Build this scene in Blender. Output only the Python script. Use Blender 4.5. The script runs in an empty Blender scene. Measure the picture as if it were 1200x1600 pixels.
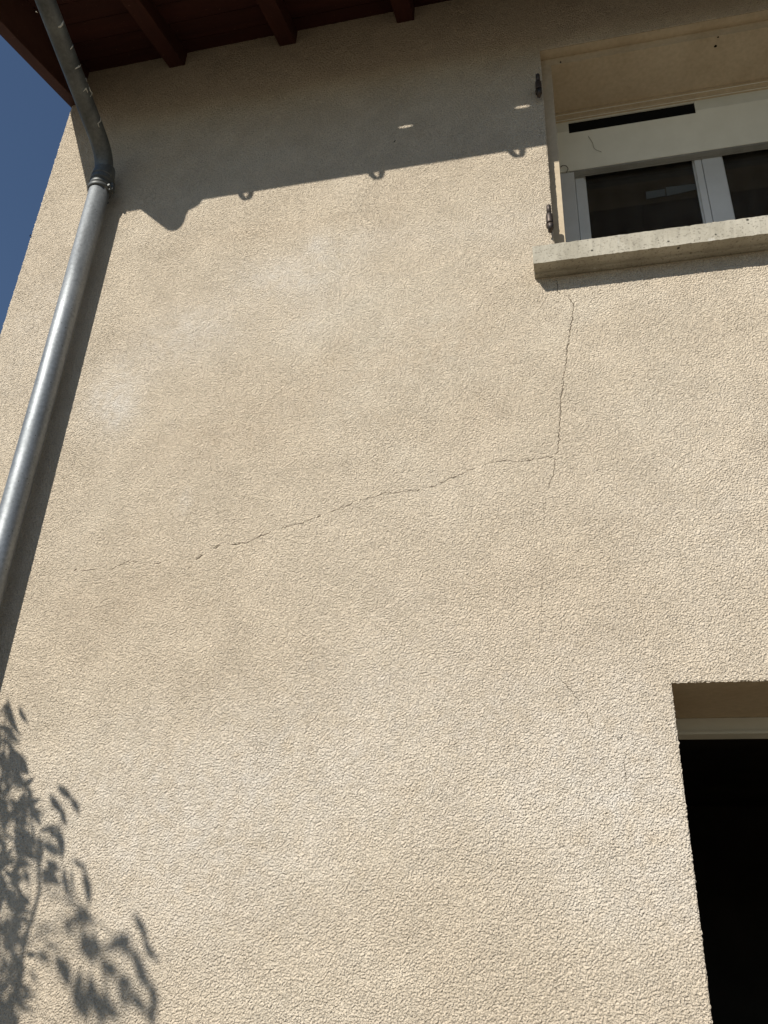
import bpy, bmesh, math, random
import numpy as np
from mathutils import Vector, Matrix
random.seed(7)
rng = np.random.RandomState(11)
S = bpy.context.scene
C = S.collection
H = 1.6            # height of the eye above the ground; all z below are given above the eye and lifted by H
D = 2.3            # distance from the eye to the facade (plane y = 0)

# ------------------------------------------------------------------ camera
F = 1310.80
R = np.array([[0.9746679268, 0.2203698709, 0.0382039166],
              [-0.0680555112, 0.4549332460, -0.8879212742],
              [-0.2130513550, 0.8628284004, 0.4584062299]])   # rows: camera right, down, forward
cam = bpy.data.objects.new('camera', bpy.data.cameras.new('camera'))
C.objects.link(cam)
M = Matrix.Identity(4)
for i in range(3):
    M[i][0] = R[0][i]; M[i][1] = -R[1][i]; M[i][2] = -R[2][i]
M.translation = Vector((0, -D, H))
cam.matrix_world = M
cam.data.sensor_fit = 'VERTICAL'
cam.data.sensor_height = 36
cam.data.sensor_width = 27
cam.data.lens = F / 1600 * 36
cam.data.clip_start = 0.02
cam.data.clip_end = 2000
S.camera = cam

# ------------------------------------------------------------------ light
SUN = Vector((-0.48, -1.0, 0.89))          # towards the sun
w = bpy.data.worlds.new("World"); S.world = w; w.use_nodes = True
nt = w.node_tree
bg = nt.nodes['Background']
sky = nt.nodes.new('ShaderNodeTexSky')
sky.sky_type = 'NISHITA'; sky.sun_disc = False
sky.sun_elevation = math.atan2(SUN.z, math.hypot(SUN.x, SUN.y))
sky.sun_rotation = math.atan2(SUN.x, SUN.y)
sky.altitude = 300; sky.air_density = 1.0; sky.dust_density = 0.0; sky.ozone_density = 3.0
nt.links.new(sky.outputs[0], bg.inputs[0])
bg.inputs[1].default_value = 0.073
sun = bpy.data.objects.new('sun', bpy.data.lights.new('sun', 'SUN'))
C.objects.link(sun)
sun.data.energy = 5.0
sun.data.angle = math.radians(0.53)
sun.data.color = (1.0, 0.95, 0.87)
sun.rotation_euler = SUN.to_track_quat('Z', 'Y').to_euler()
S.view_settings.view_transform = 'Standard'
S.view_settings.look = 'None'
S.view_settings.gamma = 1.0
S.view_settings.exposure = 0.18

# ------------------------------------------------------------------ helpers
def wallpt(px, py, Y=0.0):
    """point of the plane y=Y that the photograph shows at (px, py); z above the eye"""
    d = R.T @ np.array([(px - 600) / F, (py - 800) / F, 1.0])
    t = (Y + D) / d[1]
    return np.array([d[0] * t, Y, d[2] * t])

def tag(o, label=None, cat=None, group=None, kind=None):
    for k, v in (('label', label), ('category', cat), ('group', group), ('kind', kind)):
        if v: o[k] = v
    return o

def empty(name, loc=(0, 0, 0), parent=None):
    o = bpy.data.objects.new(name, None); C.objects.link(o)
    o.location = loc; o.empty_display_size = 0.1
    if parent: o.parent = parent
    return o

def obj(name, bm, mats, parent=None, smooth=False, origin=None):
    """link a bmesh whose coordinates are world x, y and z-above-eye"""
    me = bpy.data.meshes.new(name)
    bm.to_mesh(me); bm.free()
    me.transform(Matrix.Translation((0, 0, H)))
    if smooth:
        for p in me.polygons: p.use_smooth = True
    return link(name, me, mats, parent)

def link(name, me, mats, parent=None):
    o = bpy.data.objects.new(name, me); C.objects.link(o)
    for m in (mats if isinstance(mats, (list, tuple)) else [mats]):
        me.materials.append(m)
    if parent:
        o.parent = parent
        p = parent; off = Vector((0, 0, 0))
        while p: off += Vector(p.location); p = p.parent
        me.transform(Matrix.Translation(-off))
    return o

def box(bm, x0, x1, y0, y1, z0, z1, bev=0.0, mi=0):
    r = bmesh.ops.create_cube(bm, size=1.0)
    vs = r['verts']
    for v in vs:
        v.co = Vector((x0 + (v.co.x + .5) * (x1 - x0), y0 + (v.co.y + .5) * (y1 - y0), z0 + (v.co.z + .5) * (z1 - z0)))
    fs = set(f for v in vs for f in v.link_faces)
    for f in fs: f.material_index = mi
    if bev:
        es = list(set(e for v in vs for e in v.link_edges))
        bmesh.ops.bevel(bm, geom=es, offset=bev, segments=2, affect='EDGES', profile=0.6)
    return vs

def prism(bm, prof, x0, x1, mi=0, bev=0):
    """extrude a (y,z) profile along x"""
    a = [bm.verts.new((x0, y, z)) for y, z in prof]
    b = [bm.verts.new((x1, y, z)) for y, z in prof]
    n = len(prof); fs = []
    for i in range(n):
        j = (i + 1) % n
        fs.append(bm.faces.new((a[i], a[j], b[j], b[i])))
    fs.append(bm.faces.new(a[::-1])); fs.append(bm.faces.new(b))
    for f in fs: f.material_index = mi
    bmesh.ops.recalc_face_normals(bm, faces=fs)
    if bev:
        es = list(set(e for f in fs for e in f.edges))
        bmesh.ops.bevel(bm, geom=es, offset=bev, segments=2, affect='EDGES', profile=0.6)

def quad(bm, pts, mi=0):
    f = bm.faces.new([bm.verts.new(p) for p in pts]); f.material_index = mi
    return f

def tube(bm, pts, rad, seg=24, cap=True, mi=0):
    """sweep a circle along a polyline; rad is a number or one per point"""
    pts = [Vector(p) for p in pts]; n = len(pts)
    rr = rad if isinstance(rad, (list, tuple)) else [rad] * n
    t0 = (pts[1] - pts[0]).normalized()
    ref = Vector((1, 0, 0)) if abs(t0.x) < .9 else Vector((0, 1, 0))
    u = t0.cross(ref).normalized()
    rings = []
    for i, p in enumerate(pts):
        if i == 0: t = t0
        elif i == n - 1: t = (pts[i] - pts[i - 1]).normalized()
        else: t = ((pts[i + 1] - p).normalized() + (p - pts[i - 1]).normalized()).normalized()
        u = (u - t * u.dot(t)).normalized(); v = t.cross(u)
        rings.append([bm.verts.new(p + (u * math.cos(a) + v * math.sin(a)) * rr[i])
                      for a in (2 * math.pi * k / seg for k in range(seg))])
    for i in range(n - 1):
        for k in range(seg):
            f = bm.faces.new((rings[i][k], rings[i][(k + 1) % seg], rings[i + 1][(k + 1) % seg], rings[i + 1][k]))
            f.smooth = True; f.material_index = mi
    if cap:
        for r_ in (rings[0][::-1], rings[-1]):
            f = bm.faces.new(r_); f.material_index = mi

def bend(pts, rad, n=8):
    """round the inner corners of a polyline"""
    pts = [Vector(p) for p in pts]; out = [pts[0]]
    for i in range(1, len(pts) - 1):
        a, b, c = pts[i - 1], pts[i], pts[i + 1]
        d1 = (a - b).normalized(); d2 = (c - b).normalized()
        p0 = b + d1 * rad; p1 = b + d2 * rad
        for k in range(n + 1):
            t = k / n
            out.append(p0 * (1 - t) ** 2 + b * 2 * t * (1 - t) + p1 * t * t)
    out.append(pts[-1])
    return out

# ------------------------------------------------------------------ materials
def mat(name, col, rough=0.8, metal=0.0, spec=0.3):
    m = bpy.data.materials.new(name); m.use_nodes = True
    b = m.node_tree.nodes['Principled BSDF']
    b.inputs['Base Color'].default_value = (*col, 1)
    b.inputs['Roughness'].default_value = rough
    b.inputs['Metallic'].default_value = metal
    b.inputs['Specular IOR Level'].default_value = spec
    return m

class N:
    def __init__(s, m): s.m = m; s.t = m.node_tree; s.b = s.t.nodes['Principled BSDF']; s.co = s.t.nodes.new('ShaderNodeTexCoord'); s.rot = s.t.nodes.new('ShaderNodeMapping'); s.rot.inputs['Rotation'].default_value = (.61, .83, .37); s.rot.inputs['Location'].default_value = (.137, .271, .419); s.t.links.new(s.co.outputs['Object'], s.rot.inputs[0])
    def link(s, a, b): s.t.links.new(a, b)
    def noise(s, scale, detail=4, rough=.55, stretch=None, out='Fac', dist=0):
        n = s.t.nodes.new('ShaderNodeTexNoise'); n.inputs['Scale'].default_value = scale
        n.inputs['Detail'].default_value = detail; n.inputs['Roughness'].default_value = rough
        n.inputs['Distortion'].default_value = dist
        src = s.co.outputs['Object']
        if stretch:
            mp = s.t.nodes.new('ShaderNodeMapping'); mp.inputs['Scale'].default_value = stretch
            s.link(src, mp.inputs[0]); src = mp.outputs[0]
        else: src = s.rot.outputs[0]
        s.link(src, n.inputs['Vector'])
        return n.outputs[out]
    def voro(s, scale, feature='F1'):
        n = s.t.nodes.new('ShaderNodeTexVoronoi'); n.inputs['Scale'].default_value = scale; n.feature = feature
        s.link(s.rot.outputs[0], n.inputs['Vector'])
        return n.outputs['Distance']
    def ramp(s, src, stops):
        n = s.t.nodes.new('ShaderNodeValToRGB'); e = n.color_ramp.elements
        while len(e) < len(stops): e.new(.5)
        for i, (p, c) in enumerate(stops):
            e[i].position = p; e[i].color = (*c, 1) if isinstance(c, tuple) else (c, c, c, 1)
        s.link(src, n.inputs[0]); return n.outputs[0]
    def mix(s, fac, a, b, mode='MIX'):
        n = s.t.nodes.new('ShaderNodeMixRGB'); n.blend_type = mode
        for k, v in ((0, fac), (1, a), (2, b)):
            if isinstance(v, (int, float)): n.inputs[k].default_value = v if k == 0 else (v, v, v, 1)
            elif isinstance(v, tuple): n.inputs[k].default_value = (*v, 1)
            else: s.link(v, n.inputs[k])
        return n.outputs[0]
    def attr(s, name):
        n = s.t.nodes.new('ShaderNodeAttribute'); n.attribute_name = name; return n.outputs['Fac']
    def bump(s, h, strength=.3, dist=.001, nrm=None):
        n = s.t.nodes.new('ShaderNodeBump'); n.inputs['Strength'].default_value = strength
        n.inputs['Distance'].default_value = dist; s.link(h, n.inputs['Height'])
        if nrm: s.link(nrm, n.inputs['Normal'])
        return n.outputs[0]
    def set(s, color=None, rough=None, normal=None, metal=None):
        if color is not None: s.link(color, s.b.inputs['Base Color'])
        if rough is not None: s.link(rough, s.b.inputs['Roughness'])
        if normal is not None: s.link(normal, s.b.inputs['Normal'])
        if metal is not None: s.link(metal, s.b.inputs['Metallic'])

def stucco(name, coarse):
    m = mat(name, (.5, .42, .31), .95, 0, .1); n = N(m)
    base = n.ramp(n.noise(1.3, 5, .6, dist=.4), [(.3, (.575, .485, .368)), (.52, (.612, .523, .402)), (.72, (.635, .56, .445))])
    mott = n.ramp(n.noise(9, 4, .6), [(.35, .93), (.65, 1.04)])
    c = n.mix(1, base, mott, 'MULTIPLY')
    grain = n.ramp(n.noise(250, 2, .65), [(.3, .62), (.44, .96), (.72, 1.16)])
    c = n.mix(1, c, grain, 'MULTIPLY')
    pale = n.attr('pale')
    c = n.mix(pale, c, (.69, .635, .555))
    warm = n.attr('warm')
    c = n.mix(warm, c, (.50, .385, .265))
    gr = n.ramp(n.noise(215, 1, .5), [(.34, 0.0), (.5, .72), (.64, 1.0)])
    dome = n.ramp(n.voro(170), [(.0, 1.0), (.35, .8), (.7, .15), (.9, 0.0)])
    h = n.bump(n.mix(.5, gr, dome), 1.0, .0056)
    h = n.bump(n.noise(420, 2, .6), .8, .0013, h)
    if coarse: h = n.bump(n.noise(75, 2, .5), .8, .006, h)
    n.set(color=c, normal=h)
    return m

M_ST = stucco('stucco_render', False)
M_STC = stucco('stucco_render_far', True)
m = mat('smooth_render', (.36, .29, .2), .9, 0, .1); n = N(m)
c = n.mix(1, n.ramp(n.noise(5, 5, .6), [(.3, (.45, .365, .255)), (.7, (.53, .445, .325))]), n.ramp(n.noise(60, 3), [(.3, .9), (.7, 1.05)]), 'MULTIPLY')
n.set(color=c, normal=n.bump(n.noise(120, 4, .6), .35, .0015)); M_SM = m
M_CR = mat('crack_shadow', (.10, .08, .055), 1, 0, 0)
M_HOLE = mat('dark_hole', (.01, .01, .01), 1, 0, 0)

m = mat('concrete', (.36, .34, .29), .9, 0, .2); n = N(m)
c = n.ramp(n.noise(7, 6, .65, dist=.6), [(.3, (.30, .275, .215)), (.5, (.39, .36, .29)), (.72, (.46, .43, .355))])
c = n.mix(n.ramp(n.noise(120, 3, .6), [(.34, .85), (.44, 0.0)]), c, (.20, .18, .145))
pore = n.ramp(n.voro(26), [(.0, 1.0), (.11, 1.0), (.135, 0.0)])
pmask = n.ramp(n.noise(14, 2), [(.48, 0.0), (.52, 1.0)])
pm = n.mix(1, pore, pmask, 'MULTIPLY')
c = n.mix(pm, c, (.05, .045, .035))
c = n.mix(n.ramp(n.noise(22, 3, stretch=(1, 1, .35)), [(.66, 0.0), (.72, .6)]), c, (.58, .57, .53))
n.set(color=c, normal=n.bump(n.noise(90, 5, .65), .5, .002, n.bump(pm, -.8, .003))); M_CO = m

def wood(name, c0, c1, sx):
    m = mat(name, c0, .7, 0, .25); n = N(m)
    c = n.ramp(n.noise(14, 6, .65, stretch=sx, dist=.5), [(.3, c0), (.7, c1)])
    c = n.mix(n.ramp(n.noise(70, 3), [(.68, 0.0), (.74, .35)]), c, (.3, .2, .14))
    n.set(color=c, normal=n.bump(n.noise(50, 5, .6, stretch=sx), .4, .002)); return m
M_DECK = wood('stained_boards', (.032, .010, .008), (.060, .018, .013), (.15, 1, 1))
M_RAFT = wood('stained_rafter', (.038, .012, .009), (.066, .021, .014), (1, .15, .4))
M_BARGE = wood('barge_wood', (.052, .021, .016), (.09, .04, .030), (1, .15, .4))

def zinc(name, c0, c1, rough, metal, splash=False):
    m = mat(name, c0, rough, metal, .4); n = N(m)
    c = n.ramp(n.noise(9, 5, .6, stretch=(1, 1, .25), dist=.4), [(.3, c0), (.7, c1)])
    c = n.mix(1, c, n.ramp(n.noise(75, 4, .7), [(.3, .78), (.7, 1.15)]), 'MULTIPLY')
    c = n.mix(n.ramp(n.voro(45), [(.0, 1.0), (.07, .8), (.12, 0.0)]), c, (.05, .05, .05)) if not splash else c
    r = n.ramp(n.noise(16, 5, .6, stretch=(1, 1, .3)), [(.3, rough - .07), (.7, rough + .12)])
    n.set(color=c, rough=r, normal=n.bump(n.noise(12, 4, .5), .25, .004)); return m
M_PIPE = zinc('weathered_zinc', (.20, .215, .225), (.32, .335, .34), .52, .7)
M_NECK = zinc('dull_dark_zinc', (.085, .09, .088), (.17, .175, .165), .5, .45, True)
M_GUT = zinc('gutter_zinc', (.28, .30, .32), (.40, .42, .43), .5, .6)
M_SPL = mat('pale_splash', (.55, .53, .46), .9)
M_IRON = mat('black_iron', (.05, .045, .04), .5, .5, .4); n = N(M_IRON)
n.set(color=n.ramp(n.noise(60, 4), [(.3, (.03, .028, .028)), (.7, (.10, .075, .06))]), normal=n.bump(n.noise(200, 3), .4, .001))

def plastic(name, c0, c1, rough=.35):
    m = mat(name, c0, rough, 0, .5); n = N(m)
    n.set(color=n.ramp(n.noise(6, 4, .6), [(.3, c0), (.7, c1)]), rough=n.ramp(n.noise(20, 3), [(.3, rough), (.7, rough + .2)])); return m
M_PVC = plastic('white_plastic', (.54, .55, .545), (.64, .65, .645))
M_BOX = plastic('off_white_panel', (.60, .60, .53), (.68, .68, .61), .5)
M_RAIL = plastic('grey_rail', (.16, .16, .15), (.26, .26, .24), .5)
M_REFL = plastic('painted_reflection', (.06, .068, .066), (.085, .092, .09), .6)  # flat tint for the bright reflections painted onto the panes
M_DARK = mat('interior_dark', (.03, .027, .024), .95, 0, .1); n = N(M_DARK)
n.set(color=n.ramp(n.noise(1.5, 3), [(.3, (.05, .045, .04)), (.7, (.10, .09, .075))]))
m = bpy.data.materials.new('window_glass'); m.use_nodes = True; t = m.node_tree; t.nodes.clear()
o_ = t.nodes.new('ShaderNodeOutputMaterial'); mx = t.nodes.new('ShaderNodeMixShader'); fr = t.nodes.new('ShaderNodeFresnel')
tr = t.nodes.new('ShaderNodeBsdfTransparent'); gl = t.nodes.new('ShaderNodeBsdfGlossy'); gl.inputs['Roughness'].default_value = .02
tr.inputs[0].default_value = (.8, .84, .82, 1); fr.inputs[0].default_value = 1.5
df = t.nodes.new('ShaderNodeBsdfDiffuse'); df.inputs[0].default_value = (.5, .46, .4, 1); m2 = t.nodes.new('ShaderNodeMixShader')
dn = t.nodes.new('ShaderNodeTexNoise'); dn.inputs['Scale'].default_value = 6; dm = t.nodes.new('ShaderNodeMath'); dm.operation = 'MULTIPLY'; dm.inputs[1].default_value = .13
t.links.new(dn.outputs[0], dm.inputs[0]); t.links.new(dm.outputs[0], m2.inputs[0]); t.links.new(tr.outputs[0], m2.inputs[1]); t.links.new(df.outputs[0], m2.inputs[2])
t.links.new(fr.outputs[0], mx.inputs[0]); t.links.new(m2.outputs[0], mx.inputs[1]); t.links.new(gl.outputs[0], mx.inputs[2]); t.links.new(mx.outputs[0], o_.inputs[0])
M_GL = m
M_TILE = mat('clay_tile', (.3, .13, .07), .85); n = N(M_TILE)
n.set(color=n.ramp(n.noise(8, 5), [(.3, (.22, .09, .05)), (.7, (.40, .20, .12))]), normal=n.bump(n.noise(60, 4), .4, .003))
M_GR = mat('gravelly_soil', (.08, .07, .05), .95); n = N(M_GR)
n.set(color=n.ramp(n.noise(3, 8, .7), [(.3, (.14, .115, .08)), (.6, (.18, .15, .105)), (.75, (.24, .205, .155))]), normal=n.bump(n.noise(40, 6, .7), .8, .02))
M_LEAF = mat('leaf', (.05, .09, .03), .45, 0, .5); n = N(M_LEAF)
n.set(color=n.ramp(n.noise(6, 3), [(.3, (.035, .07, .02)), (.7, (.08, .12, .035))]))
M_BARK = mat('bark', (.12, .09, .06), .9); n = N(M_BARK)
n.set(color=n.ramp(n.noise(30, 5, .6, stretch=(1, 1, .2)), [(.3, (.07, .05, .035)), (.7, (.17, .13, .09))]), normal=n.bump(n.noise(50, 4), .5, .004))

# ------------------------------------------------------------------ ground
bm = bmesh.new(); quad(bm, [(-600, -600, -H), (600, -600, -H), (600, 600, -H), (-600, 600, -H)])
tag(obj('ground', bm, M_GR), kind='structure')

# ------------------------------------------------------------------ house
house = empty('house', (0, 0, 0))
tag(house, 'beige roughcast house with brown timber eaves, a shuttered window upstairs and a dark opening below', 'house')
XL, XR = -2.224, 6.0
WX0, WX1, WZ0, WZ1 = .0185, 1.372, 2.107, 3.353        # window opening
DX0, DX1, DZ1 = .237, 1.25, .6486                       # lower opening
PT = 0.3572                                             # roof slope
ZE = 3.823                                              # underside of boards at the wall

# --- facade: dense, really rough mesh
def seg(a, b, st=.0025):
    k = max(1, int(round((b - a) / st))); return list(np.linspace(a, b, k + 1))[:-1]
xs = np.array(seg(XL, WX0) + seg(WX0, DX0) + seg(DX0, DX1) + seg(DX1, WX1) + seg(WX1, 1.5) + [1.5])
zs = np.array(seg(-.55, DZ1) + seg(DZ1, WZ0) + seg(WZ0, WZ1) + seg(WZ1, 3.838) + [3.838])
nx, nz = len(xs), len(zs)
fx = np.fft.fftfreq(nx)[None, :]; fz = np.fft.fftfreq(nz)[:, None]; fr_ = np.sqrt(fx ** 2 + fz ** 2) + 1e-9
def field(lo, hi):
    """random field with wavelengths between lo and hi cells"""
    wht = np.fft.fft2(rng.randn(nz, nx))
    band = np.exp(-(fr_ * lo) ** 2 * 1.2) * (1 - np.exp(-(fr_ * hi) ** 2))
    f = np.real(np.fft.ifft2(wht * band)); return f / f.std()
g1 = field(1.4, 1.5); g2 = field(1.8, 2.0); g3 = field(8, 25); big = field(80, 400)
hgt = .6 * np.tanh(g1 * .9) + .6 * np.tanh(g2) + .12 * g3
pits = field(2.2, 2.5); hgt -= 1.2 * np.clip(pits - 2.2, 0, 1.2)
rough = 1 + .16 * big
GX, GZ = np.meshgrid(xs, zs)
hgt = hgt * rough * .0012
# smoother skin high under the eaves
AMP = 1.0
hgt *= AMP
# cracks (pixel polylines on the photograph's wall plane -> metres); width, depth
CR = [
 ([(869,437),(871,446),(871,455),(875,462)], 1.0),
 ([(885,462),(888,465),(892,463)], 2.4),
 ([(888,465),(892,470),(896,478),(895,490),(893,505),(890,522),(889,535),(886,548),(886,560),(884,575),(881,590),(879,605),(877,618),(876,640),(876,655),(874,672),(872,690),(871,703),(867,712)], 1.25),
 ([(867,713),(850,716),(836,718)], 1.0), ([(836,718),(829,720),(822,720)], 1.8),
 ([(822,720),(808,722),(785,721),(765,724),(752,728)], .75), ([(742,732),(736,735)], 1.4),
 ([(736,735),(725,740),(715,744),(700,750),(690,755),(680,760),(664,763)], .9), ([(656,765),(649,768)], 1.7),
 ([(649,768),(638,768),(620,770),(600,771),(590,775),(582,778),(566,783)], .8), ([(551,787),(547,790),(536,793),(526,797),(512,803)], .95),
 ([(502,806),(497,809)], 2.2), ([(490,811),(474,818),(464,820),(455,822),(440,827)], .95), ([(430,831),(420,834),(412,837),(402,840),(392,846),(386,849),(372,851)], 1.0),
 ([(372,851),(362,852)], 1.3), ([(345,852),(341,854),(336,858)], 2.2), ([(318,868),(312,872),(306,875)], 2.0),
 ([(253,879),(243,880)], 1.1), ([(218,880),(206,878),(195,880),(187,884),(180,888),(171,891)], 1.1), ([(150,890),(140,892),(128,892)], .9), ([(121,889),(116,893)], 1.7),
 ([(868,716),(866,735),(861,750),(856,765)], .6), ([(852,775),(850,800),(849,815)], .4), ([(848,900),(846,940),(846,962)], .35), ([(846,962),(845,990)], .3),
 ([(869,1053),(880,1066),(893,1080),(904,1095)], .6), ([(914,1108),(918,1122),(928,1138)], .5), ([(962,1150),(966,1156),(974,1152)], 1.1),
 ([(975,1190),(977,1210),(979,1240)], .55), ([(1006,1188),(1016,1190),(1016,1182)], .6), ([(208,705),(218,700)], .8), ([(268,770),(280,762)], .6),
]
crack_pts = []
for pts, wd in CR:
    P = [wallpt(*p)[[0, 2]] for p in pts]
    out = [P[0]]
    for a, b in zip(P[:-1], P[1:]):
        L = np.linalg.norm(b - a); k = max(1, int(L / .006)); nrm = np.array([-(b - a)[1], (b - a)[0]]) / L
        for i in range(1, k + 1):
            out.append(a + (b - a) * i / k + nrm * rng.randn() * (.0019 if i < k else .0006))
    crack_pts.append((out, wd))
for pts, wd in crack_pts:      # carve a shallow valley along each crack
    for a, b in zip(pts[:-1], pts[1:]):
        mx_, mz_ = (a + b) / 2; rr = .02
        ix = np.searchsorted(xs, [mx_ - rr, mx_ + rr]); iz = np.searchsorted(zs, [mz_ - rr, mz_ + rr])
        sx_ = GX[iz[0]:iz[1], ix[0]:ix[1]]; sz_ = GZ[iz[0]:iz[1], ix[0]:ix[1]]
        d = b - a; L2 = d @ d + 1e-12
        tt = np.clip(((sx_ - a[0]) * d[0] + (sz_ - a[1]) * d[1]) / L2, 0, 1)
        dist = np.hypot(sx_ - a[0] - tt * d[0], sz_ - a[1] - tt * d[1])
        sub = hgt[iz[0]:iz[1], ix[0]:ix[1]]
        tgt = -.0009 * wd * np.exp(-(dist / (.0020 * wd)) ** 2)
        sub[...] = np.where(tgt < -.00015, np.minimum(sub, sub * .5 + tgt), sub)
# openings: rim stays on the plane, its outline a little ragged
inw = (GX > WX0 - 1e-6) & (GX < WX1 + 1e-6) & (GZ > WZ0 - 1e-6) & (GZ < WZ1 + 1e-6)
ind = (GX > DX0 - 1e-6) & (GX < DX1 + 1e-6) & (GZ < DZ1 + 1e-6)
edge = np.zeros_like(inw)
edge |= inw | ind
PX, PZ = GX.copy(), GZ.copy()
j1 = field(4, 30)
e = ind & (np.abs(GX - DX0) < 1e-6); PX[e] += np.abs(j1[e]) * .0012 + .0003
e = ind & (np.abs(GZ - DZ1) < 1e-6); PZ[e] -= np.abs(j1[e]) * .0012 + .0003
e = inw & (np.abs(GX - WX0) < 1e-6); PX[e] += np.abs(j1[e]) * .0010 + .0003
e = np.abs(GX - XL) < 1e-6; PX[e] -= np.abs(j1[e]) * .0018
PY = -hgt - .0032
PY[edge] = -.0012
PY[:, 0] = 0.0
e = np.abs(GX - xs[1]) < 1e-6; PY[e] = .3 * PY[e]
pale = np.zeros_like(GX); warm = np.zeros_like(GX)
def blob(px, py, r, a, ry=None, tgt=None):
    c_ = wallpt(px, py); ry = ry or r
    return a * np.exp(-((GX - c_[0]) / r) ** 2 - ((GZ - c_[2]) / ry) ** 2)
brk = .85 + .12 * field(60, 200) + .16 * field(14, 50)
for q in [(175,615,.12,.6,.15),(190,650,.06,.35,.09),(300,520,.20,.5,.13),(460,430,.26,.45,.12),(495,384,.05,.35,.06),(570,375,.2,.2,.07),(480,500,.12,.25,.10),
          (260,1240,.45,.42,.22),(500,1200,.4,.25,.25),(900,1180,.35,.35,.3),(1020,1330,.25,.4,.3),(300,1400,.4,.3,.2),(650,1050,.35,.2,.3),(290,783,.02,.5,.04),
          (1100,800,.3,.2,.5),(800,350,.3,.2,.1),(60,520,.15,.25,.4),(700,780,.4,.08,.2)]:
    pale += blob(q[0], q[1], q[2], q[3], q[4])
for q in [(720,530,.22,.30,.14),(560,600,.3,.2,.25),(330,680,.3,.2,.15),(760,640,.10,.12,.12),(250,950,.4,.14,.2),(800,960,.3,.12,.2),(420,360,.4,.15,.06)]:
    warm += blob(q[0], q[1], q[2], q[3], q[4])
pale = np.clip(pale * np.clip(brk, 0, 1.6), 0, .9); warm = np.clip(warm * np.clip(brk, .2, 1.4), 0, .8)
idx = np.arange(nx * nz).reshape(nz, nx)
cx = (GX[:-1, :-1] + GX[1:, 1:]) / 2; cz = (GZ[:-1, :-1] + GZ[1:, 1:]) / 2
hole = ((cx > WX0) & (cx < WX1) & (cz > WZ0) & (cz < WZ1)) | ((cx > DX0) & (cx < DX1) & (cz < DZ1))
q = np.stack([idx[:-1, :-1], idx[:-1, 1:], idx[1:, 1:], idx[1:, :-1]], -1)[~hole]
V = [np.stack([PX, PY, PZ + H], -1).reshape(-1, 3)]
Fc = [q.reshape(-1)]; mi = [np.zeros(len(q), int)]; pa = [pale.reshape(-1)]; wa = [warm.reshape(-1)]; nv = nx * nz
def addquads(vs, m_i):
    global nv
    vs = np.array(vs, float).reshape(-1, 3); k = len(vs) // 4
    V.append(vs + [0, 0, H]); Fc.append(np.arange(nv, nv + 4 * k)); mi.append(np.full(k, m_i)); pa.append(np.zeros(4 * k)); wa.append(np.zeros(4 * k)); nv += 4 * k
def rect(x0, x1, z0, z1, m_i=1, y=-.0032): addquads([(x0, y, z0), (x1, y, z0), (x1, y, z1), (x0, y, z1)], m_i)
rect(1.5, XR, -H, 3.838); rect(XL, DX0, -H, -.55); rect(DX1, 1.5, -H, -.55)
# crack hairlines, riding just above the carved valleys
def hsample(x, z):
    i = np.clip(np.searchsorted(xs, x), 1, nx - 1); j = np.clip(np.searchsorted(zs, z), 1, nz - 1)
    return PY[j - 1:j + 1, i - 1:i + 1].min()
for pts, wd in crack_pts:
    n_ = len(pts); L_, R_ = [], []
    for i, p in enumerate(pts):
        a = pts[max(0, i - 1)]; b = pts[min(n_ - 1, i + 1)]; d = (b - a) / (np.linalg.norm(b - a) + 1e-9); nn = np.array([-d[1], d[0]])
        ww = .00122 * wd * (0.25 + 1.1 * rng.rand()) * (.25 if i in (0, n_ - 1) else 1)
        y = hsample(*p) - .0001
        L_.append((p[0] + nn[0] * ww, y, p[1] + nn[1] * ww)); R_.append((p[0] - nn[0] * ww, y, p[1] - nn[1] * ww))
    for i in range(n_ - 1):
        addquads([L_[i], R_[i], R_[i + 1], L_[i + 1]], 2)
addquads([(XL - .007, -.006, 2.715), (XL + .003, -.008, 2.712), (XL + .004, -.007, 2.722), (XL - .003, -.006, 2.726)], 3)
# little flecks and pits on the wall
for px, py, w_, h_, a_ in [(617,222,.006,.014,.5),(335,207,.004,.006,0),(62,915,.003,.003,0),(126,800,.004,.003,0),(208,1020,.0,.0,0)]:
    c_ = wallpt(px, py); y = hsample(c_[0], c_[2]) - .0008
    if w_:
        ca, sa = math.cos(a_), math.sin(a_)
        P = [(c_[0] + u * w_ * .5 * ca + v * h_ * .5 * sa, y, c_[2] - u * w_ * .5 * sa + v * h_ * .5 * ca) for u, v in ((-1, -.4), (.3, -1), (1, .5), (-.2, 1))]
        addquads(P, 3)
V = np.concatenate(V); Fc = np.concatenate(Fc).astype(np.int32); mi = np.concatenate(mi).astype(np.int32)
me = bpy.data.meshes.new('wall')
me.vertices.add(len(V)); me.vertices.foreach_set('co', V.astype(np.float32).ravel())
nf = len(Fc) // 4
me.loops.add(len(Fc)); me.loops.foreach_set('vertex_index', Fc)
me.polygons.add(nf); me.polygons.foreach_set('loop_start', np.arange(0, nf * 4, 4, dtype=np.int32))
me.polygons.foreach_set('material_index', mi)
me.polygons.foreach_set('use_smooth', np.ones(nf, bool))
for nm, arr in (('pale', pa), ('warm', wa)):
    at = me.attributes.new(nm, 'FLOAT', 'POINT'); at.data.foreach_set('value', np.concatenate(arr).astype(np.float32))
me.update(calc_edges=True)
link('wall', me, [M_ST, M_STC, M_CR, M_HOLE], house)

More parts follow.
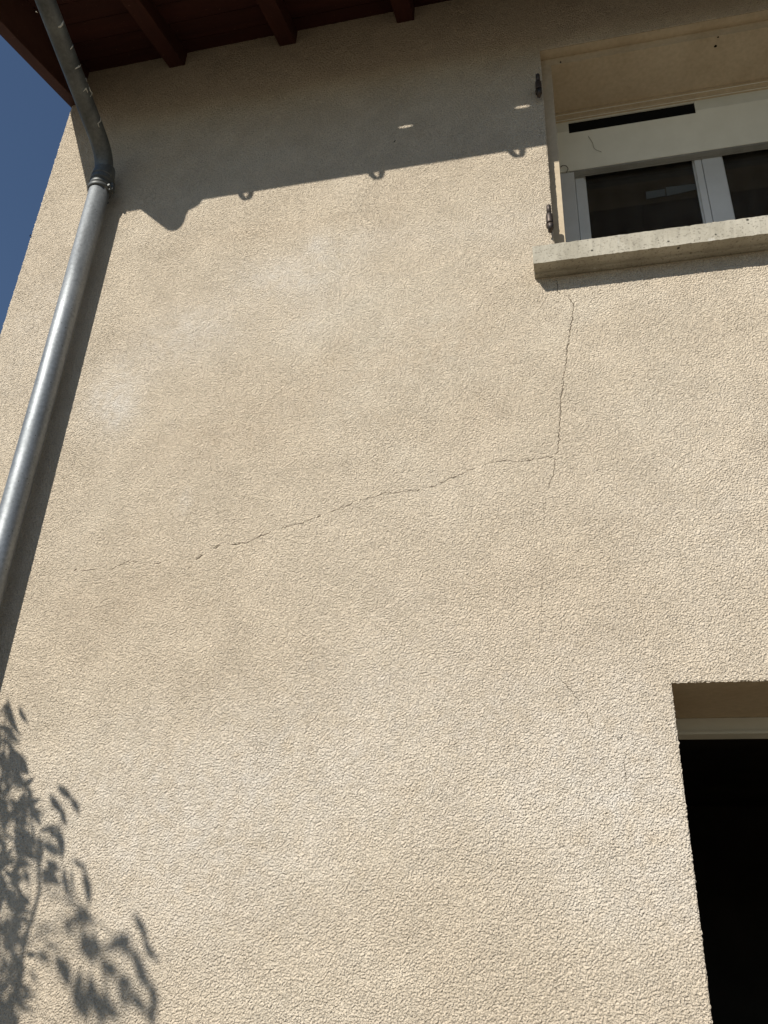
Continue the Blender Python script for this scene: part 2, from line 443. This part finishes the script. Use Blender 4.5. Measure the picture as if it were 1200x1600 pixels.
# --- gable wall and the far walls
bm = bmesh.new()
DEP = 7.0; RIDGE = 3.5
zr = lambda y: ZE + PT * (y if y < RIDGE else 2 * RIDGE - y)
f = quad(bm, [(XL, 0, -H), (XL, 0, zr(0)), (XL, RIDGE, zr(RIDGE)), (XL, DEP, zr(DEP)), (XL, DEP, -H)])
quad(bm, [(XR, 0, -H), (XR, DEP, -H), (XR, DEP, zr(DEP)), (XR, RIDGE, zr(RIDGE)), (XR, 0, zr(0))])
quad(bm, [(XL, DEP, -H), (XL, DEP, zr(DEP)), (XR, DEP, zr(DEP)), (XR, DEP, -H)])
obj('gable_wall', bm, M_STC, house)

# --- dark rooms behind the openings
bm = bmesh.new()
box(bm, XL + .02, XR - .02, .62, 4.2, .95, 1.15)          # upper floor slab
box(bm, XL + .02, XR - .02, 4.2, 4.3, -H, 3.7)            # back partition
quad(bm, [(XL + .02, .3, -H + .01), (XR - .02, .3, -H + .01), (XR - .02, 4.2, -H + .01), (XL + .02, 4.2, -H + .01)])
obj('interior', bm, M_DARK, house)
m = mat('room_ceiling', (.3, .24, .17), .9, 0, .1)
bm = bmesh.new(); box(bm, XL + .02, XR - .02, .50, 4.19, 3.62, 3.70); box(bm, XL + .02, XR - .02, 4.14, 4.19, 1.16, 3.615)
obj('room_ceiling', bm, m, house)

# --- window reveal: a rebate, then the deep soffit and cheeks
bm = bmesh.new()
ix0, ix1, sz = .061, 1.332, 3.311
def cheek(xa, xb, sgn):
    quad(bm, [(xa, 0, WZ0), (xa, .045, WZ0), (xa, .045, WZ1), (xa, 0, WZ1)])
    quad(bm, [(xa, .045, WZ0), (xb, .045, WZ0), (xb, .045, sz), (xa, .045, WZ1)])
    quad(bm, [(xb, .045, WZ0), (xb, .62, WZ0), (xb, .62, sz), (xb, .045, sz)])
cheek(WX0, ix0, 1); cheek(WX1, ix1, -1)
quad(bm, [(WX0, 0, WZ1), (WX1, 0, WZ1), (WX1, .045, WZ1), (WX0, .045, WZ1)])
quad(bm, [(WX0, .045, WZ1), (WX1, .045, WZ1), (ix1, .045, sz), (ix0, .045, sz)])
quad(bm, [(ix0, .045, sz), (ix1, .045, sz), (ix1, .62, sz), (ix0, .62, sz)])
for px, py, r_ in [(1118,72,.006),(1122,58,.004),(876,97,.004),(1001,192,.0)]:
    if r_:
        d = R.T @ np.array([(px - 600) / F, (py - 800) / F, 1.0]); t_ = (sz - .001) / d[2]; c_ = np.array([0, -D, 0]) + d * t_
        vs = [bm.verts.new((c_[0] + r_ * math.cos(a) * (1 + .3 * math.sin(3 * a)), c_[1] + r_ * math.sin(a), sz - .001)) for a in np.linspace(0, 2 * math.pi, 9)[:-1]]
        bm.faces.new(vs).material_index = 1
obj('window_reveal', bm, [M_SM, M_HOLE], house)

# --- window
win = empty('window', (0, 0, 0), house)
tag(win, 'white two-light window under a roller shutter box')
bm = bmesh.new()                                   # roller shutter box: moulding, slotted face, sloping panel
box(bm, ix0 + .001, ix1 - .001, .278, .300, 3.292, 3.3105, .002, 1)
box(bm, ix0 + .001, ix1 - .001, .2995, .318, 3.283, 3.3102, .002, 1)
sx0, sx1, s0, s1 = .121, .652, 3.2135, 3.2765
bx0, bx1 = .068, ix1 - .001
for a in [(bx0, sx0, 3.222, 3.300), (sx1, bx1, 3.222, 3.300), (sx0, sx1, s1, 3.300)]:
    box(bm, a[0], a[1], .310, .322, a[2], a[3])
prism(bm, [(.310, 3.2218), (.400, 3.076), (.435, 3.083), (.435, 3.24), (.334, 3.24), (.334, 3.2218)], bx0, sx0)
prism(bm, [(.310, 3.2218), (.400, 3.076), (.435, 3.083), (.435, 3.24), (.334, 3.24), (.334, 3.2218)], sx1, bx1)
prism(bm, [(.310 + .0055, s0), (.400, 3.076), (.435, 3.083), (.435, 3.24), (.39, 3.24), (.39, s0)], sx0, sx1)
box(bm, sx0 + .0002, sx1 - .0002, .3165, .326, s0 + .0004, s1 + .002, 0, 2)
obj('shutter_box', bm, [M_BOX, M_SM, M_HOLE], win)
bm = bmesh.new(); box(bm, .112, bx1 - .03, .4035, .436, 3.070, 3.0785, .002)
box(bm, .112, bx1 - .03, .428, .434, 3.066, 3.0698, .001)
obj('shutter_rail', bm, M_RAIL, win)
bm = bmesh.new()                                   # outer frame
box(bm, ix0 + .008, .131, .405, .50, 2.2, 3.0745, .003); box(bm, 1.257, ix1 - .006, .41, .50, 2.2, 3.0745, .003)
box(bm, .131, 1.257, .44, .50, 3.19, 3.23, .002); box(bm, .131, 1.257, .41, .50, 2.2, 2.25, .003)
obj('frame', bm, M_PVC, win)
def sash(x0, x1, l, r, yl, yr):
    bm = bmesh.new()
    box(bm, x0, x0 + l, max(yl, .4365), .49, 2.252, 3.185, .003); box(bm, x1 - r, x1, max(yr, .4365), .49, 2.252, 3.185, .003)
    box(bm, x0 + l, x1 - r, .444, .49, 3.135, 3.185, .002); box(bm, x0 + l, x1 - r, .444, .49, 2.252, 2.31, .002)
    # glazing beads
    box(bm, x0 + l, x0 + l + .006, .450, .458, 2.31, 3.135); box(bm, x1 - r - .006, x1 - r, .450, .458, 2.31, 3.135)
    return obj('sash', bm, M_PVC, win)
sash(.134, .6665, .040, .0285, .440, .430); sash(.6685, 1.255, .0815, .042, .411, .440)
bm = bmesh.new(); box(bm, .176, .6365, .460, .4665, 2.312, 3.133); obj('pane', bm, M_GL, win)
bm = bmesh.new(); box(bm, .752, 1.211, .460, .4665, 2.312, 3.133); obj('pane', bm, M_GL, win)
for P in ([(1009,299.5),(1039,295),(1040,305.5),(1010,311)], [(1040,292.5),(1087,287),(1087.5,296),(1042,306)]):  # thin pale patches painting in bright rectangles of light reflected by the glass
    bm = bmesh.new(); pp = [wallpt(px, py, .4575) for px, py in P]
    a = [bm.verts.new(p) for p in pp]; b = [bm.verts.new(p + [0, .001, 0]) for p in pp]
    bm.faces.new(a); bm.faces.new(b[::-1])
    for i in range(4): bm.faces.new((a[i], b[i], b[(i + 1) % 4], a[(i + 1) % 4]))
    obj('reflection_patch', bm, M_REFL, win)
def panelpt(px, py):                               # point on the sloping panel of the shutter box
    d = R.T @ np.array([(px - 600) / F, (py - 800) / F, 1.0]); k = (3.076 - 3.2218) / .09
    t_ = (3.2218 + k * (-D - .31)) / (d[2] - k * d[1]); return Vector((d[0] * t_, -D + d[1] * t_ - .0015, d[2] * t_))
bm = bmesh.new(); tube(bm, [panelpt(*p) for p in [(919,213),(923,219),(926,224),(928,232),(932,235),(940,238)]], .0007, 6)
obj('panel_crack', bm, M_CR, win)
bm = bmesh.new(); pw = [panelpt(*p) for p in [(876,261),(880,261),(885,263),(888,267),(885,270)]]
tube(bm, bend([pw[0], pw[1] + Vector((0, -.008, 0)), pw[2] + Vector((0, -.012, 0)), pw[3] + Vector((0, -.01, 0)), pw[4]], .004, 4), .0016, 8)
obj('loose_wire', bm, M_IRON, win)

# --- concrete sill
bm = bmesh.new()
prof = [(-.078, 2.108), (-.078, 2.187), (-.074, 2.191), (0, 2.196), (0, 2.107), (-.026, 2.107), (-.030, 2.113), (-.040, 2.113), (-.046, 2.108)]
def rough_sill(bm, prof, x0, x1, k):
    rings = []
    for i in range(k + 1):
        x = x0 + (x1 - x0) * i / k
        rings.append([bm.verts.new((x, y + (random.gauss(0, .0005) if y < -.01 else 0), z + (random.gauss(0, .0006) if y < -.01 else 0))) for y, z in prof])
    m_ = len(prof)
    for i in range(k):
        for j in range(m_):
            bm.faces.new((rings[i][j], rings[i][(j + 1) % m_], rings[i + 1][(j + 1) % m_], rings[i + 1][j]))
    bm.faces.new(rings[0][::-1]); bm.faces.new(rings[-1])
rough_sill(bm, prof, -.056, 1.447, 150)
prism(bm, [(.0005, 2.109), (.0005, 2.196), (.41, 2.225), (.41, 2.109)], WX0 + .001, WX1 - .001)
bmesh.ops.recalc_face_normals(bm, faces=bm.faces)
obj('window_sill', bm, M_CO, house)

# --- shutter pins
def pin(zc, x):
    bm = bmesh.new(); y = -.036
    tube(bm, [(x, y, zc - .030), (x, y, zc - .024), (x, y, zc + .012), (x, y, zc + .017)], [.011, .0125, .0125, .010], 18)
    tube(bm, [(x, y, zc + .016), (x, y, zc + .058), (x, y, zc + .062)], [.0085, .0085, .006], 16)
    tube(bm, [(x + .001, y, zc - .030), (x + .002, y + .006, zc - .046), (x - .002, y + .016, zc - .058)], [.012, .0105, .006], 12)
    tube(bm, [(x, y, zc - .008), (x - .004, -.012, zc - .010), (x - .006, .02, zc - .012)], [.010, .010, .008], 10)
    return obj('shutter_pin', bm, M_IRON, house)
pin(2.357, .009); pin(3.094, .003)

# --- lower opening
bm = bmesh.new()
quad(bm, [(DX0, 0, -H), (DX0, .62, -H), (DX0, .62, DZ1), (DX0, 0, DZ1)])
quad(bm, [(DX1, 0, -H), (DX1, 0, DZ1), (DX1, .62, DZ1), (DX1, .62, -H)])
quad(bm, [(DX0, 0, DZ1), (DX1, 0, DZ1), (DX1, .62, DZ1), (DX0, .62, DZ1)])
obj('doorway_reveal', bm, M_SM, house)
bm = bmesh.new(); box(bm, DX0 + .001, DX1 - .001, .392, .45, .608, DZ1 - .0005, .001); box(bm, DX0 + .001, DX1 - .001, .386, .46, .599, .6075, .001)
obj('door_head', bm, M_BOX, house)

# --- roof
bm = bmesh.new()
nb = 0; yy = -.64
while yy < RIDGE:
    y1 = min(yy + .112, RIDGE); g = .003
    prism(bm, [(yy + g / 2, ZE + PT * (yy + g / 2)), (y1 - g / 2, ZE + PT * (y1 - g / 2)), (y1 - g / 2, ZE + PT * (y1 - g / 2) + .02), (yy + g / 2, ZE + PT * (yy + g / 2) + .02)], XL + .046, XR)
    yy = y1
prism(bm, [(-.64, ZE - PT * .64 + .021), (RIDGE, ZE + PT * RIDGE + .021), (RIDGE, ZE + PT * RIDGE + .026), (-.64, ZE - PT * .64 + .026)], XL + .046, XR)
bb = [(RIDGE, ZE + PT * RIDGE), (DEP + .6, ZE + PT * (RIDGE * 2 - DEP - .6)), (DEP + .6, ZE + PT * (RIDGE * 2 - DEP - .6) + .026), (RIDGE, ZE + PT * RIDGE + .026)]
prism(bm, bb, XL + .046, XR)
obj('roof_boards', bm, M_DECK, house)
bm = bmesh.new()                                   # clay tiles: a wavy sheet with stepped courses
X_ = np.arange(XL - .03, XR + .05, .03); rows = [(-.665, RIDGE)]
def tz(x, y, top): return zr(y) + .052 + .018 * math.cos(2 * math.pi * x / .21) + (.012 if top else 0)
ys_ = np.linspace(-.665, 2 * RIDGE + .66, 40)
for top in (0, 1):
    g_ = [[bm.verts.new((x, y, tz(x, y, top))) for x in X_] for y in ys_]
    for j in range(len(ys_) - 1):
        for i in range(len(X_) - 1):
            bm.faces.new((g_[j][i], g_[j][i + 1], g_[j + 1][i + 1], g_[j + 1][i]))
    if top:
        for i in range(len(X_) - 1): bm.faces.new((g0[0][i], g0[0][i + 1], g_[0][i + 1], g_[0][i]))
        for j in range(len(ys_) - 1): bm.faces.new((g0[j][0], g_[j][0], g_[j + 1][0], g0[j + 1][0]))
    g0 = g_
obj('roof_tiles', bm, M_TILE, house)
# rafters, each with its own mesh data
def rafter(x0, x1, d=.094, name='rafter', m_=None, ytop=RIDGE):
    bm = bmesh.new()
    prism(bm, [(-.615, ZE - PT * .615 - .001), (-.615, ZE - PT * .615 - d), (ytop, ZE + PT * ytop - d), (ytop, ZE + PT * ytop - .001)], x0, x1, 0, .003)
    return obj(name, bm, m_ or M_RAFT, house)
for k in range(13):
    xc = -1.690 + .5625 * k
    if xc < XR: rafter(xc - .040, xc + .040)
# barge board: bottom edge lower than the rafters, flush with the gable
bm = bmesh.new(); BZ = 3.583
prism(bm, [(-.64, BZ - PT * .64), (RIDGE, BZ + PT * RIDGE), (RIDGE, ZE + PT * RIDGE + .03), (-.64, ZE - PT * .64 + .03)], XL - .003, XL + .043, 0, .003)
prism(bm, [(-.66, BZ - PT * .66 + .012), (RIDGE, BZ + PT * RIDGE + .012), (RIDGE, ZE + PT * RIDGE + .05), (-.66, ZE - PT * .66 + .05)], XL - .022, XL - .0035, 0, .002)
obj('barge_board', bm, M_BARGE, house)
# drip flashing into the gutter with two gaps
bm = bmesh.new()
cur = XL
for a, b in ((-.885, -.82), (-.405, -.34)):
    box(bm, cur, a, -.6445, -.6415, 3.47, 3.635)
    k_ = [a + (b - a) * i / 10 for i in range(11)]
    h_ = [.0065 * math.sin(math.pi * i / 10) ** .7 * (1 if i < 9 else .8) + .0003 for i in range(11)]
    for i in range(10):
        for z0_, z1_, sg in ((3.47, 3.590, -1), (3.635, 3.590, 1)):
            lo = [bm.verts.new(p) for p in ((k_[i], -.643, z0_), (k_[i + 1], -.643, z0_), (k_[i + 1], -.643, z1_ + sg * h_[i + 1]), (k_[i], -.643, z1_ + sg * h_[i]))]
            bm.faces.new(lo)
    cur = b
box(bm, cur, XR, -.6445, -.6415, 3.47, 3.635)
obj('drip_flashing', bm, M_GUT, house)

# ------------------------------------------------------------------ gutter
GY, GZc, GR = -.72, 3.52, .080
gut = empty('gutter', (XL, GY, H + GZc))
tag(gut, 'half-round zinc gutter along the edge of the brown timber eaves', 'gutter')
bm = bmesh.new()
angs = np.linspace(math.pi, 2 * math.pi, 22)
gx = [XL - .03, XR]
sec = [(GY + GR * math.cos(a), GZc + GR * math.sin(a)) for a in angs] + [(GY + (GR - .002) * math.cos(a), GZc + (GR - .002) * math.sin(a)) for a in angs[::-1]]
prism(bm, sec, gx[0], gx[1])
tube(bm, [(gx[0], GY - GR - .006, GZc + .002), (gx[1], GY - GR - .006, GZc + .002)], .008, 14)
vs = [bm.verts.new((gx[0] + .001, y, z)) for y, z in sec[:22]]; bm.faces.new(vs)
for f in bm.faces: f.smooth = len(f.verts) == 4
obj('channel', bm, M_GUT, gut)
PXc = -1.878
bm = bmesh.new()
tube(bm, [(PXc, GY, GZc - .060), (PXc, GY, GZc - .085), (PXc, GY, GZc - .115), (PXc, GY, GZc - .150)], [.105, .085, .058, .052], 32)
obj('outlet', bm, M_GUT, gut)
for k in range(13):                                # bent bar brackets that sag below the channel
    xc = -1.585 + .5625 * k
    if xc > XR: break
    bm = bmesh.new()
    cy, cz, r0, th, hw = GY, GZc - .030, .090, .005, .0115
    aa = np.linspace(math.radians(160), math.radians(372), 28)
    pr = [(cy + r0 * math.cos(a), cz + r0 * math.sin(a)) for a in aa]
    pi_ = [(cy + (r0 - th) * math.cos(a), cz + (r0 - th) * math.sin(a)) for a in aa]
    for i in range(27):
        prism(bm, [pr[i], pr[i + 1], pi_[i + 1], pi_[i]], xc - hw, xc + hw)
    obj('bracket', bm, M_GUT, gut)

# ------------------------------------------------------------------ downpipe
dp = empty('downpipe', (PXc, -.06, 0))
tag(dp, 'round grey zinc downpipe with a dark swan neck near the corner of the beige wall', 'downpipe')
PR = .0430; PYc = -.072
bm = bmesh.new(); tube(bm, [(PXc - .004, PYc, -H), (PXc - .002, PYc, .6), (PXc, PYc, 2.0), (PXc, PYc, 2.868)], PR, 40)
obj('pipe', bm, M_PIPE, dp)
bm = bmesh.new()
lo_ = bend([(PXc, GY, GZc - .10), (PXc, GY, 3.302), (PXc, -.40, 3.170)], .05, 10)
hi_ = bend([(PXc, -.40, 3.170), (PXc, PYc + .004, 3.030), (PXc, PYc, 2.880)], .125, 14)
neck = lo_[:-1] + hi_
tube(bm, neck, .0395, 40)
SA, SB = np.array(lo_[-2]), np.array(hi_[1])
# folded seam along the neck's left side
tube(bm, [p + Vector((-.0392, 0, .004)) for p in neck[11:-8]], .0022, 8)
nk = obj('neck', bm, M_NECK, dp)
bm = bmesh.new()                                   # upper elbow, hanging from the gutter outlet
up = [Vector((PXc, GY, GZc - .14))] + lo_[1:8]
tube(bm, up, .0485, 36)
obj('upper_elbow', bm, M_NECK, dp)
bm = bmesh.new()                                   # lower elbow sleeve with its beads
tube(bm, [(PXc, PYc, 2.985), (PXc, PYc, 2.975), (PXc, PYc, 2.95), (PXc, PYc, 2.90), (PXc, PYc, 2.889)], [.0415, .0445, .0462, .0468, .046], 40)
for z in (2.898, 2.925): tube(bm, [(PXc, PYc, z - .005), (PXc, PYc, z - .002), (PXc, PYc, z + .002), (PXc, PYc, z + .005)], [.046, .0492, .0492, .046], 40)
obj('elbow_sleeve', bm, M_NECK, dp)
bm = bmesh.new()
tube(bm, [(PXc, PYc, 2.864), (PXc, PYc, 2.867), (PXc, PYc, 2.881), (PXc, PYc, 2.884)], [.0445, .0478, .0478, .0445], 40)
tube(bm, [(PXc, PYc, 2.884), (PXc, PYc, 2.887), (PXc, PYc, 2.8885)], [.0445, .0495, .0445], 40)
obj('collar', bm, M_NECK, dp)
bm = bmesh.new()                                   # wall clamp with hinge lug and screw
tube(bm, [(PXc, PYc, 2.840), (PXc, PYc, 2.843), (PXc, PYc, 2.858), (PXc, PYc, 2.861)], [.0445, .0500, .0500, .0445], 40)
box(bm, PXc + .043, PXc + .068, PYc - .008, PYc + .008, 2.838, 2.864, .002)
tube(bm, [(PXc + .056, PYc - .024, 2.85), (PXc + .056, PYc + .020, 2.85)], .0055, 10)
tube(bm, [(PXc + .058, PYc, 2.864), (PXc + .058, PYc, 2.878)], .010, 14)
tube(bm, [(PXc, PYc + .048, 2.85), (PXc, .02, 2.85)], .006, 10)
obj('clamp', bm, M_NECK, dp)
# dried render splashes on the neck
def neckpt(px, py, r_=.0400):
    d = R.T @ np.array([(px - 600) / F, (py - 800) / F, 1.0]); o0 = np.array([0, -D, 0.0])
    a = SA; b = SB; u = (b - a) / np.linalg.norm(b - a)
    w0 = o0 - a; dd = d - u * (d @ u); ww = w0 - u * (w0 @ u)
    A = dd @ dd; B = 2 * dd @ ww; Cc = ww @ ww - r_ ** 2; disc = B * B - 4 * A * Cc
    if disc < 0: disc = 0
    return Vector(o0 + d * ((-B - math.sqrt(disc)) / (2 * A)))
for st in ([(99,33),(97,38),(94,42),(91,43)], [(91,42),(95,41),(97,39)], [(126,101),(124,104),(120,106),(117,108)], [(124,103),(122,102)],
           [(134,122),(136,128)], [(138,132),(134,139),(130,143)], [(139,136),(141,142),(144,146),(141,151)], [(133,138),(136,141),(137,145)],
           [(157,184),(157,189),(153,193),(155,199)], [(56,18),(59,20)], [(110,77),(113,73),(114,70)]):
    bm = bmesh.new(); pp = [neckpt(*p) for p in st]
    rr = [.0018] + [random.uniform(.0022, .0045 if st[0][1] < 50 else .0028) for _ in pp[2:]] + [.0009]
    tube(bm, pp, rr, 8)
    s_ = obj('splash', bm, M_SPL, nk)

# ------------------------------------------------------------------ shrub whose leaves shade the lower corner
shrub = empty('leafy_shrub', (-2.35, -1.3, 0))
tag(shrub, 'leafy green shrub in front of the lower left corner of the wall', 'shrub')
def back(px, py, t):                               # the point t metres in front of the wall that shades (px, py)
    p = wallpt(px, py); return Vector((p[0] - .48 * t, -t, p[2] + .89 * t))
zq = lambda x, y: (x / 2.963, 1060 + y / 2.963)
LEAVES = []                                        # (x1,y1,x2,y2,width,t) in the enlarged crop
for a in [(40,90,102,280,30,.9),(92,128,136,218,20,.9),(45,320,140,455,62,.8),(82,512,166,462,26,.8),(135,520,165,610,26,.9),
          (265,492,345,575,34,1.1),(330,550,372,638,30,1.2),(235,535,300,640,34,1.1),(292,600,312,692,26,1.1),
          (140,590,198,690,30,1.0),(20,640,110,600,30,1.0),(180,720,290,690,30,1.1),(272,690,292,850,34,1.1),(180,720,192,880,26,1.1),(205,880,275,960,60,1.1),
          (60,600,200,560,40,.9),(300,860,340,1050,26,1.3),(330,840,412,895,26,1.3),(385,880,418,1065,34,1.4),(335,870,350,1030,14,1.3),
          (290,1130,460,1125,44,2.3),(400,1160,450,1340,80,2.5),(545,1180,600,1260,60,2.4),(615,1080,690,1240,34,1.9),(670,1190,752,1325,34,1.9),(620,1240,700,1420,46,2.4),
          (680,1380,722,1580,40,2.4),(255,1270,320,1450,60,2.3),(320,1480,520,1490,90,2.5),(550,1370,610,1460,70,2.5),(440,1240,600,1230,40,2.5),(420,1350,500,1620,60,2.4),
          (500,1250,580,1190,30,2.2),(550,1440,600,1540,40,2.5),(380,1340,340,1520,50,2.5),(440,1480,560,1600,60,2.5),
          (0,1500,185,1465,36,1.2),(40,1500,172,1565,28,1.2),(150,1200,260,1160,20,1.6),(160,1260,250,1330,24,1.6),(140,1350,190,1420,24,1.6),(120,1280,60,1330,22,1.4),
          (60,700,160,760,50,1.0),(60,760,170,840,40,1.0),(20,1020,90,1100,30,1.2),(60,1100,80,1200,30,1.2),(10,1180,80,1240,30,1.2),(200,760,280,830,45,1.1),(215,840,285,900,40,1.15),(230,700,290,760,30,1.1),(210,930,300,950,30,1.3),(440,1180,475,1300,44,2.3),(480,1300,525,1410,60,2.4),(520,1190,640,1310,40,2.3),(640,1300,712,1460,44,2.3),(370,1440,420,1600,66,2.4),(600,1440,690,1570,50,2.4),(160,1280,230,1340,22,1.7),(200,1220,285,1260,24,1.8),(300,1120,340,1200,20,1.9),(350,1060,420,1150,30,2.1),(700,1500,716,1640,40,2.4),(20,1300,60,1420,24,1.3)]:
    LEAVES.append((*zq(a[0], a[1]), *zq(a[2], a[3]), min(a[4], 66) * 1.15 / 2.963, a[5] if a[5] < 1.8 else a[5] * .8))
for k in range(340):                               # the thick of the bush, at and beyond the frame's edge
    y = random.uniform(200, 1650); lim = (150 if 480 < y < 900 else 90) if y > 300 else 45
    x = lim - abs(random.gauss(0, 1)) * 130 - 20; a = random.uniform(.3, 2.4); L = random.uniform(50, 115)
    if 950 < y: x += 60 * random.random()
    LEAVES.append((*zq(x, y), *zq(x + L * math.cos(a), y + L * math.sin(a)), random.uniform(20, 38) / 2.963, random.uniform(.8, 1.8)))
for k in range(260):
    y = random.uniform(150, 3200); x = random.uniform(-900, -60) if y < 1650 else random.uniform(-900, 500); a = random.uniform(0, 6.28); L = random.uniform(80, 160)
    LEAVES.append((*zq(x, y), *zq(x + L * math.cos(a), y + L * math.sin(a)), random.uniform(24, 40) / 2.963, random.uniform(.7, 2.4)))
bm = bmesh.new(); leafbase = []
for x1, y1, x2, y2, wd, t_ in LEAVES:
    t2 = t_ + random.uniform(-.02, .02)
    P = lambda s, o_: back(x1 + (x2 - x1) * s + ox * o_, y1 + (y2 - y1) * s + oy * o_, t_ + (t2 - t_) * s)
    L = math.hypot(x2 - x1, y2 - y1) + 1e-6; ox, oy = -(y2 - y1) / L, (x2 - x1) / L
    cur_ = random.uniform(-.12, .12) * L
    prof_ = [(0, 0), (.12, .35), (.3, .85), (.5, 1), (.72, .75), (.9, .3), (1, 0)]
    ctr = [bm.verts.new(P(s, cur_ * math.sin(math.pi * s)) + Vector((0, .006 * math.sin(math.pi * s), 0))) for s, h_ in prof_]
    l_ = [bm.verts.new(P(s, cur_ * math.sin(math.pi * s) + h_ * wd / 2)) if h_ else ctr[i] for i, (s, h_) in enumerate(prof_)]
    r2 = [bm.verts.new(P(s, cur_ * math.sin(math.pi * s) - h_ * wd / 2)) if h_ else ctr[i] for i, (s, h_) in enumerate(prof_)]
    for i in range(6):
        for A in (l_, r2):
            fv = []
            for v in (ctr[i], ctr[i + 1], A[i + 1], A[i]):
                if v not in fv: fv.append(v)
            if len(fv) > 2: bm.faces.new(fv)
    leafbase.append((back(x2, y2, t2), t_))
obj('foliage', bm, M_LEAF, shrub)
bm = bmesh.new()
st1 = [back(*zq(x, y), t_) for x, y, t_ in [(140,600,1.0),(165,760,1.05),(185,900,1.1),(188,980,1.12),(165,1080,1.15),(140,1150,1.2),(115,1250,1.25),(90,1400,1.3),(30,1600,1.3),(-60,1900,1.3),(-150,2300,1.3)]]
root = Vector((-2.35, -1.3, -H))
tube(bm, st1 + [root + Vector((0, 0, .3)), root], [.003, .004, .005, .0055, .006, .0065, .007, .008, .010, .012, .014, .02, .026], 8)
st2 = [back(*zq(x, y), t_) for x, y, t_ in [(420,1100,1.5),(470,1300,1.8),(500,1500,1.9),(430,1750,1.9),(300,2100,1.9)]]
tube(bm, st2 + [root + Vector((.05, -.2, .4)), root], [.002, .003, .005, .007, .010, .016, .022], 8)
st3 = [back(*zq(x, y), t_) for x, y, t_ in [(30,120,.9),(20,400,.9),(-30,800,1.0),(-120,1300,1.1),(-250,1900,1.2)]]
tube(bm, st3 + [root + Vector((-.05, .05, .4)), root], [.002, .004, .007, .010, .014, .018, .024], 8)
allst = st1[:-1] + st2 + st3
for i, (p, t_) in enumerate(leafbase):             # a twig from every leaf to the nearest stem
    q_ = min(allst, key=lambda s: (s - p).length + .6 * max(0, s.z - p.z))
    if (q_ - p).length < .28:
        mid = (p + q_) / 2 + Vector((random.uniform(-.02, .02), random.uniform(-.02, .02), -.02))
        tube(bm, [p, mid, q_], [.0006, .0009, .0014], 5, cap=False)
obj('stems', bm, M_BARK, shrub)
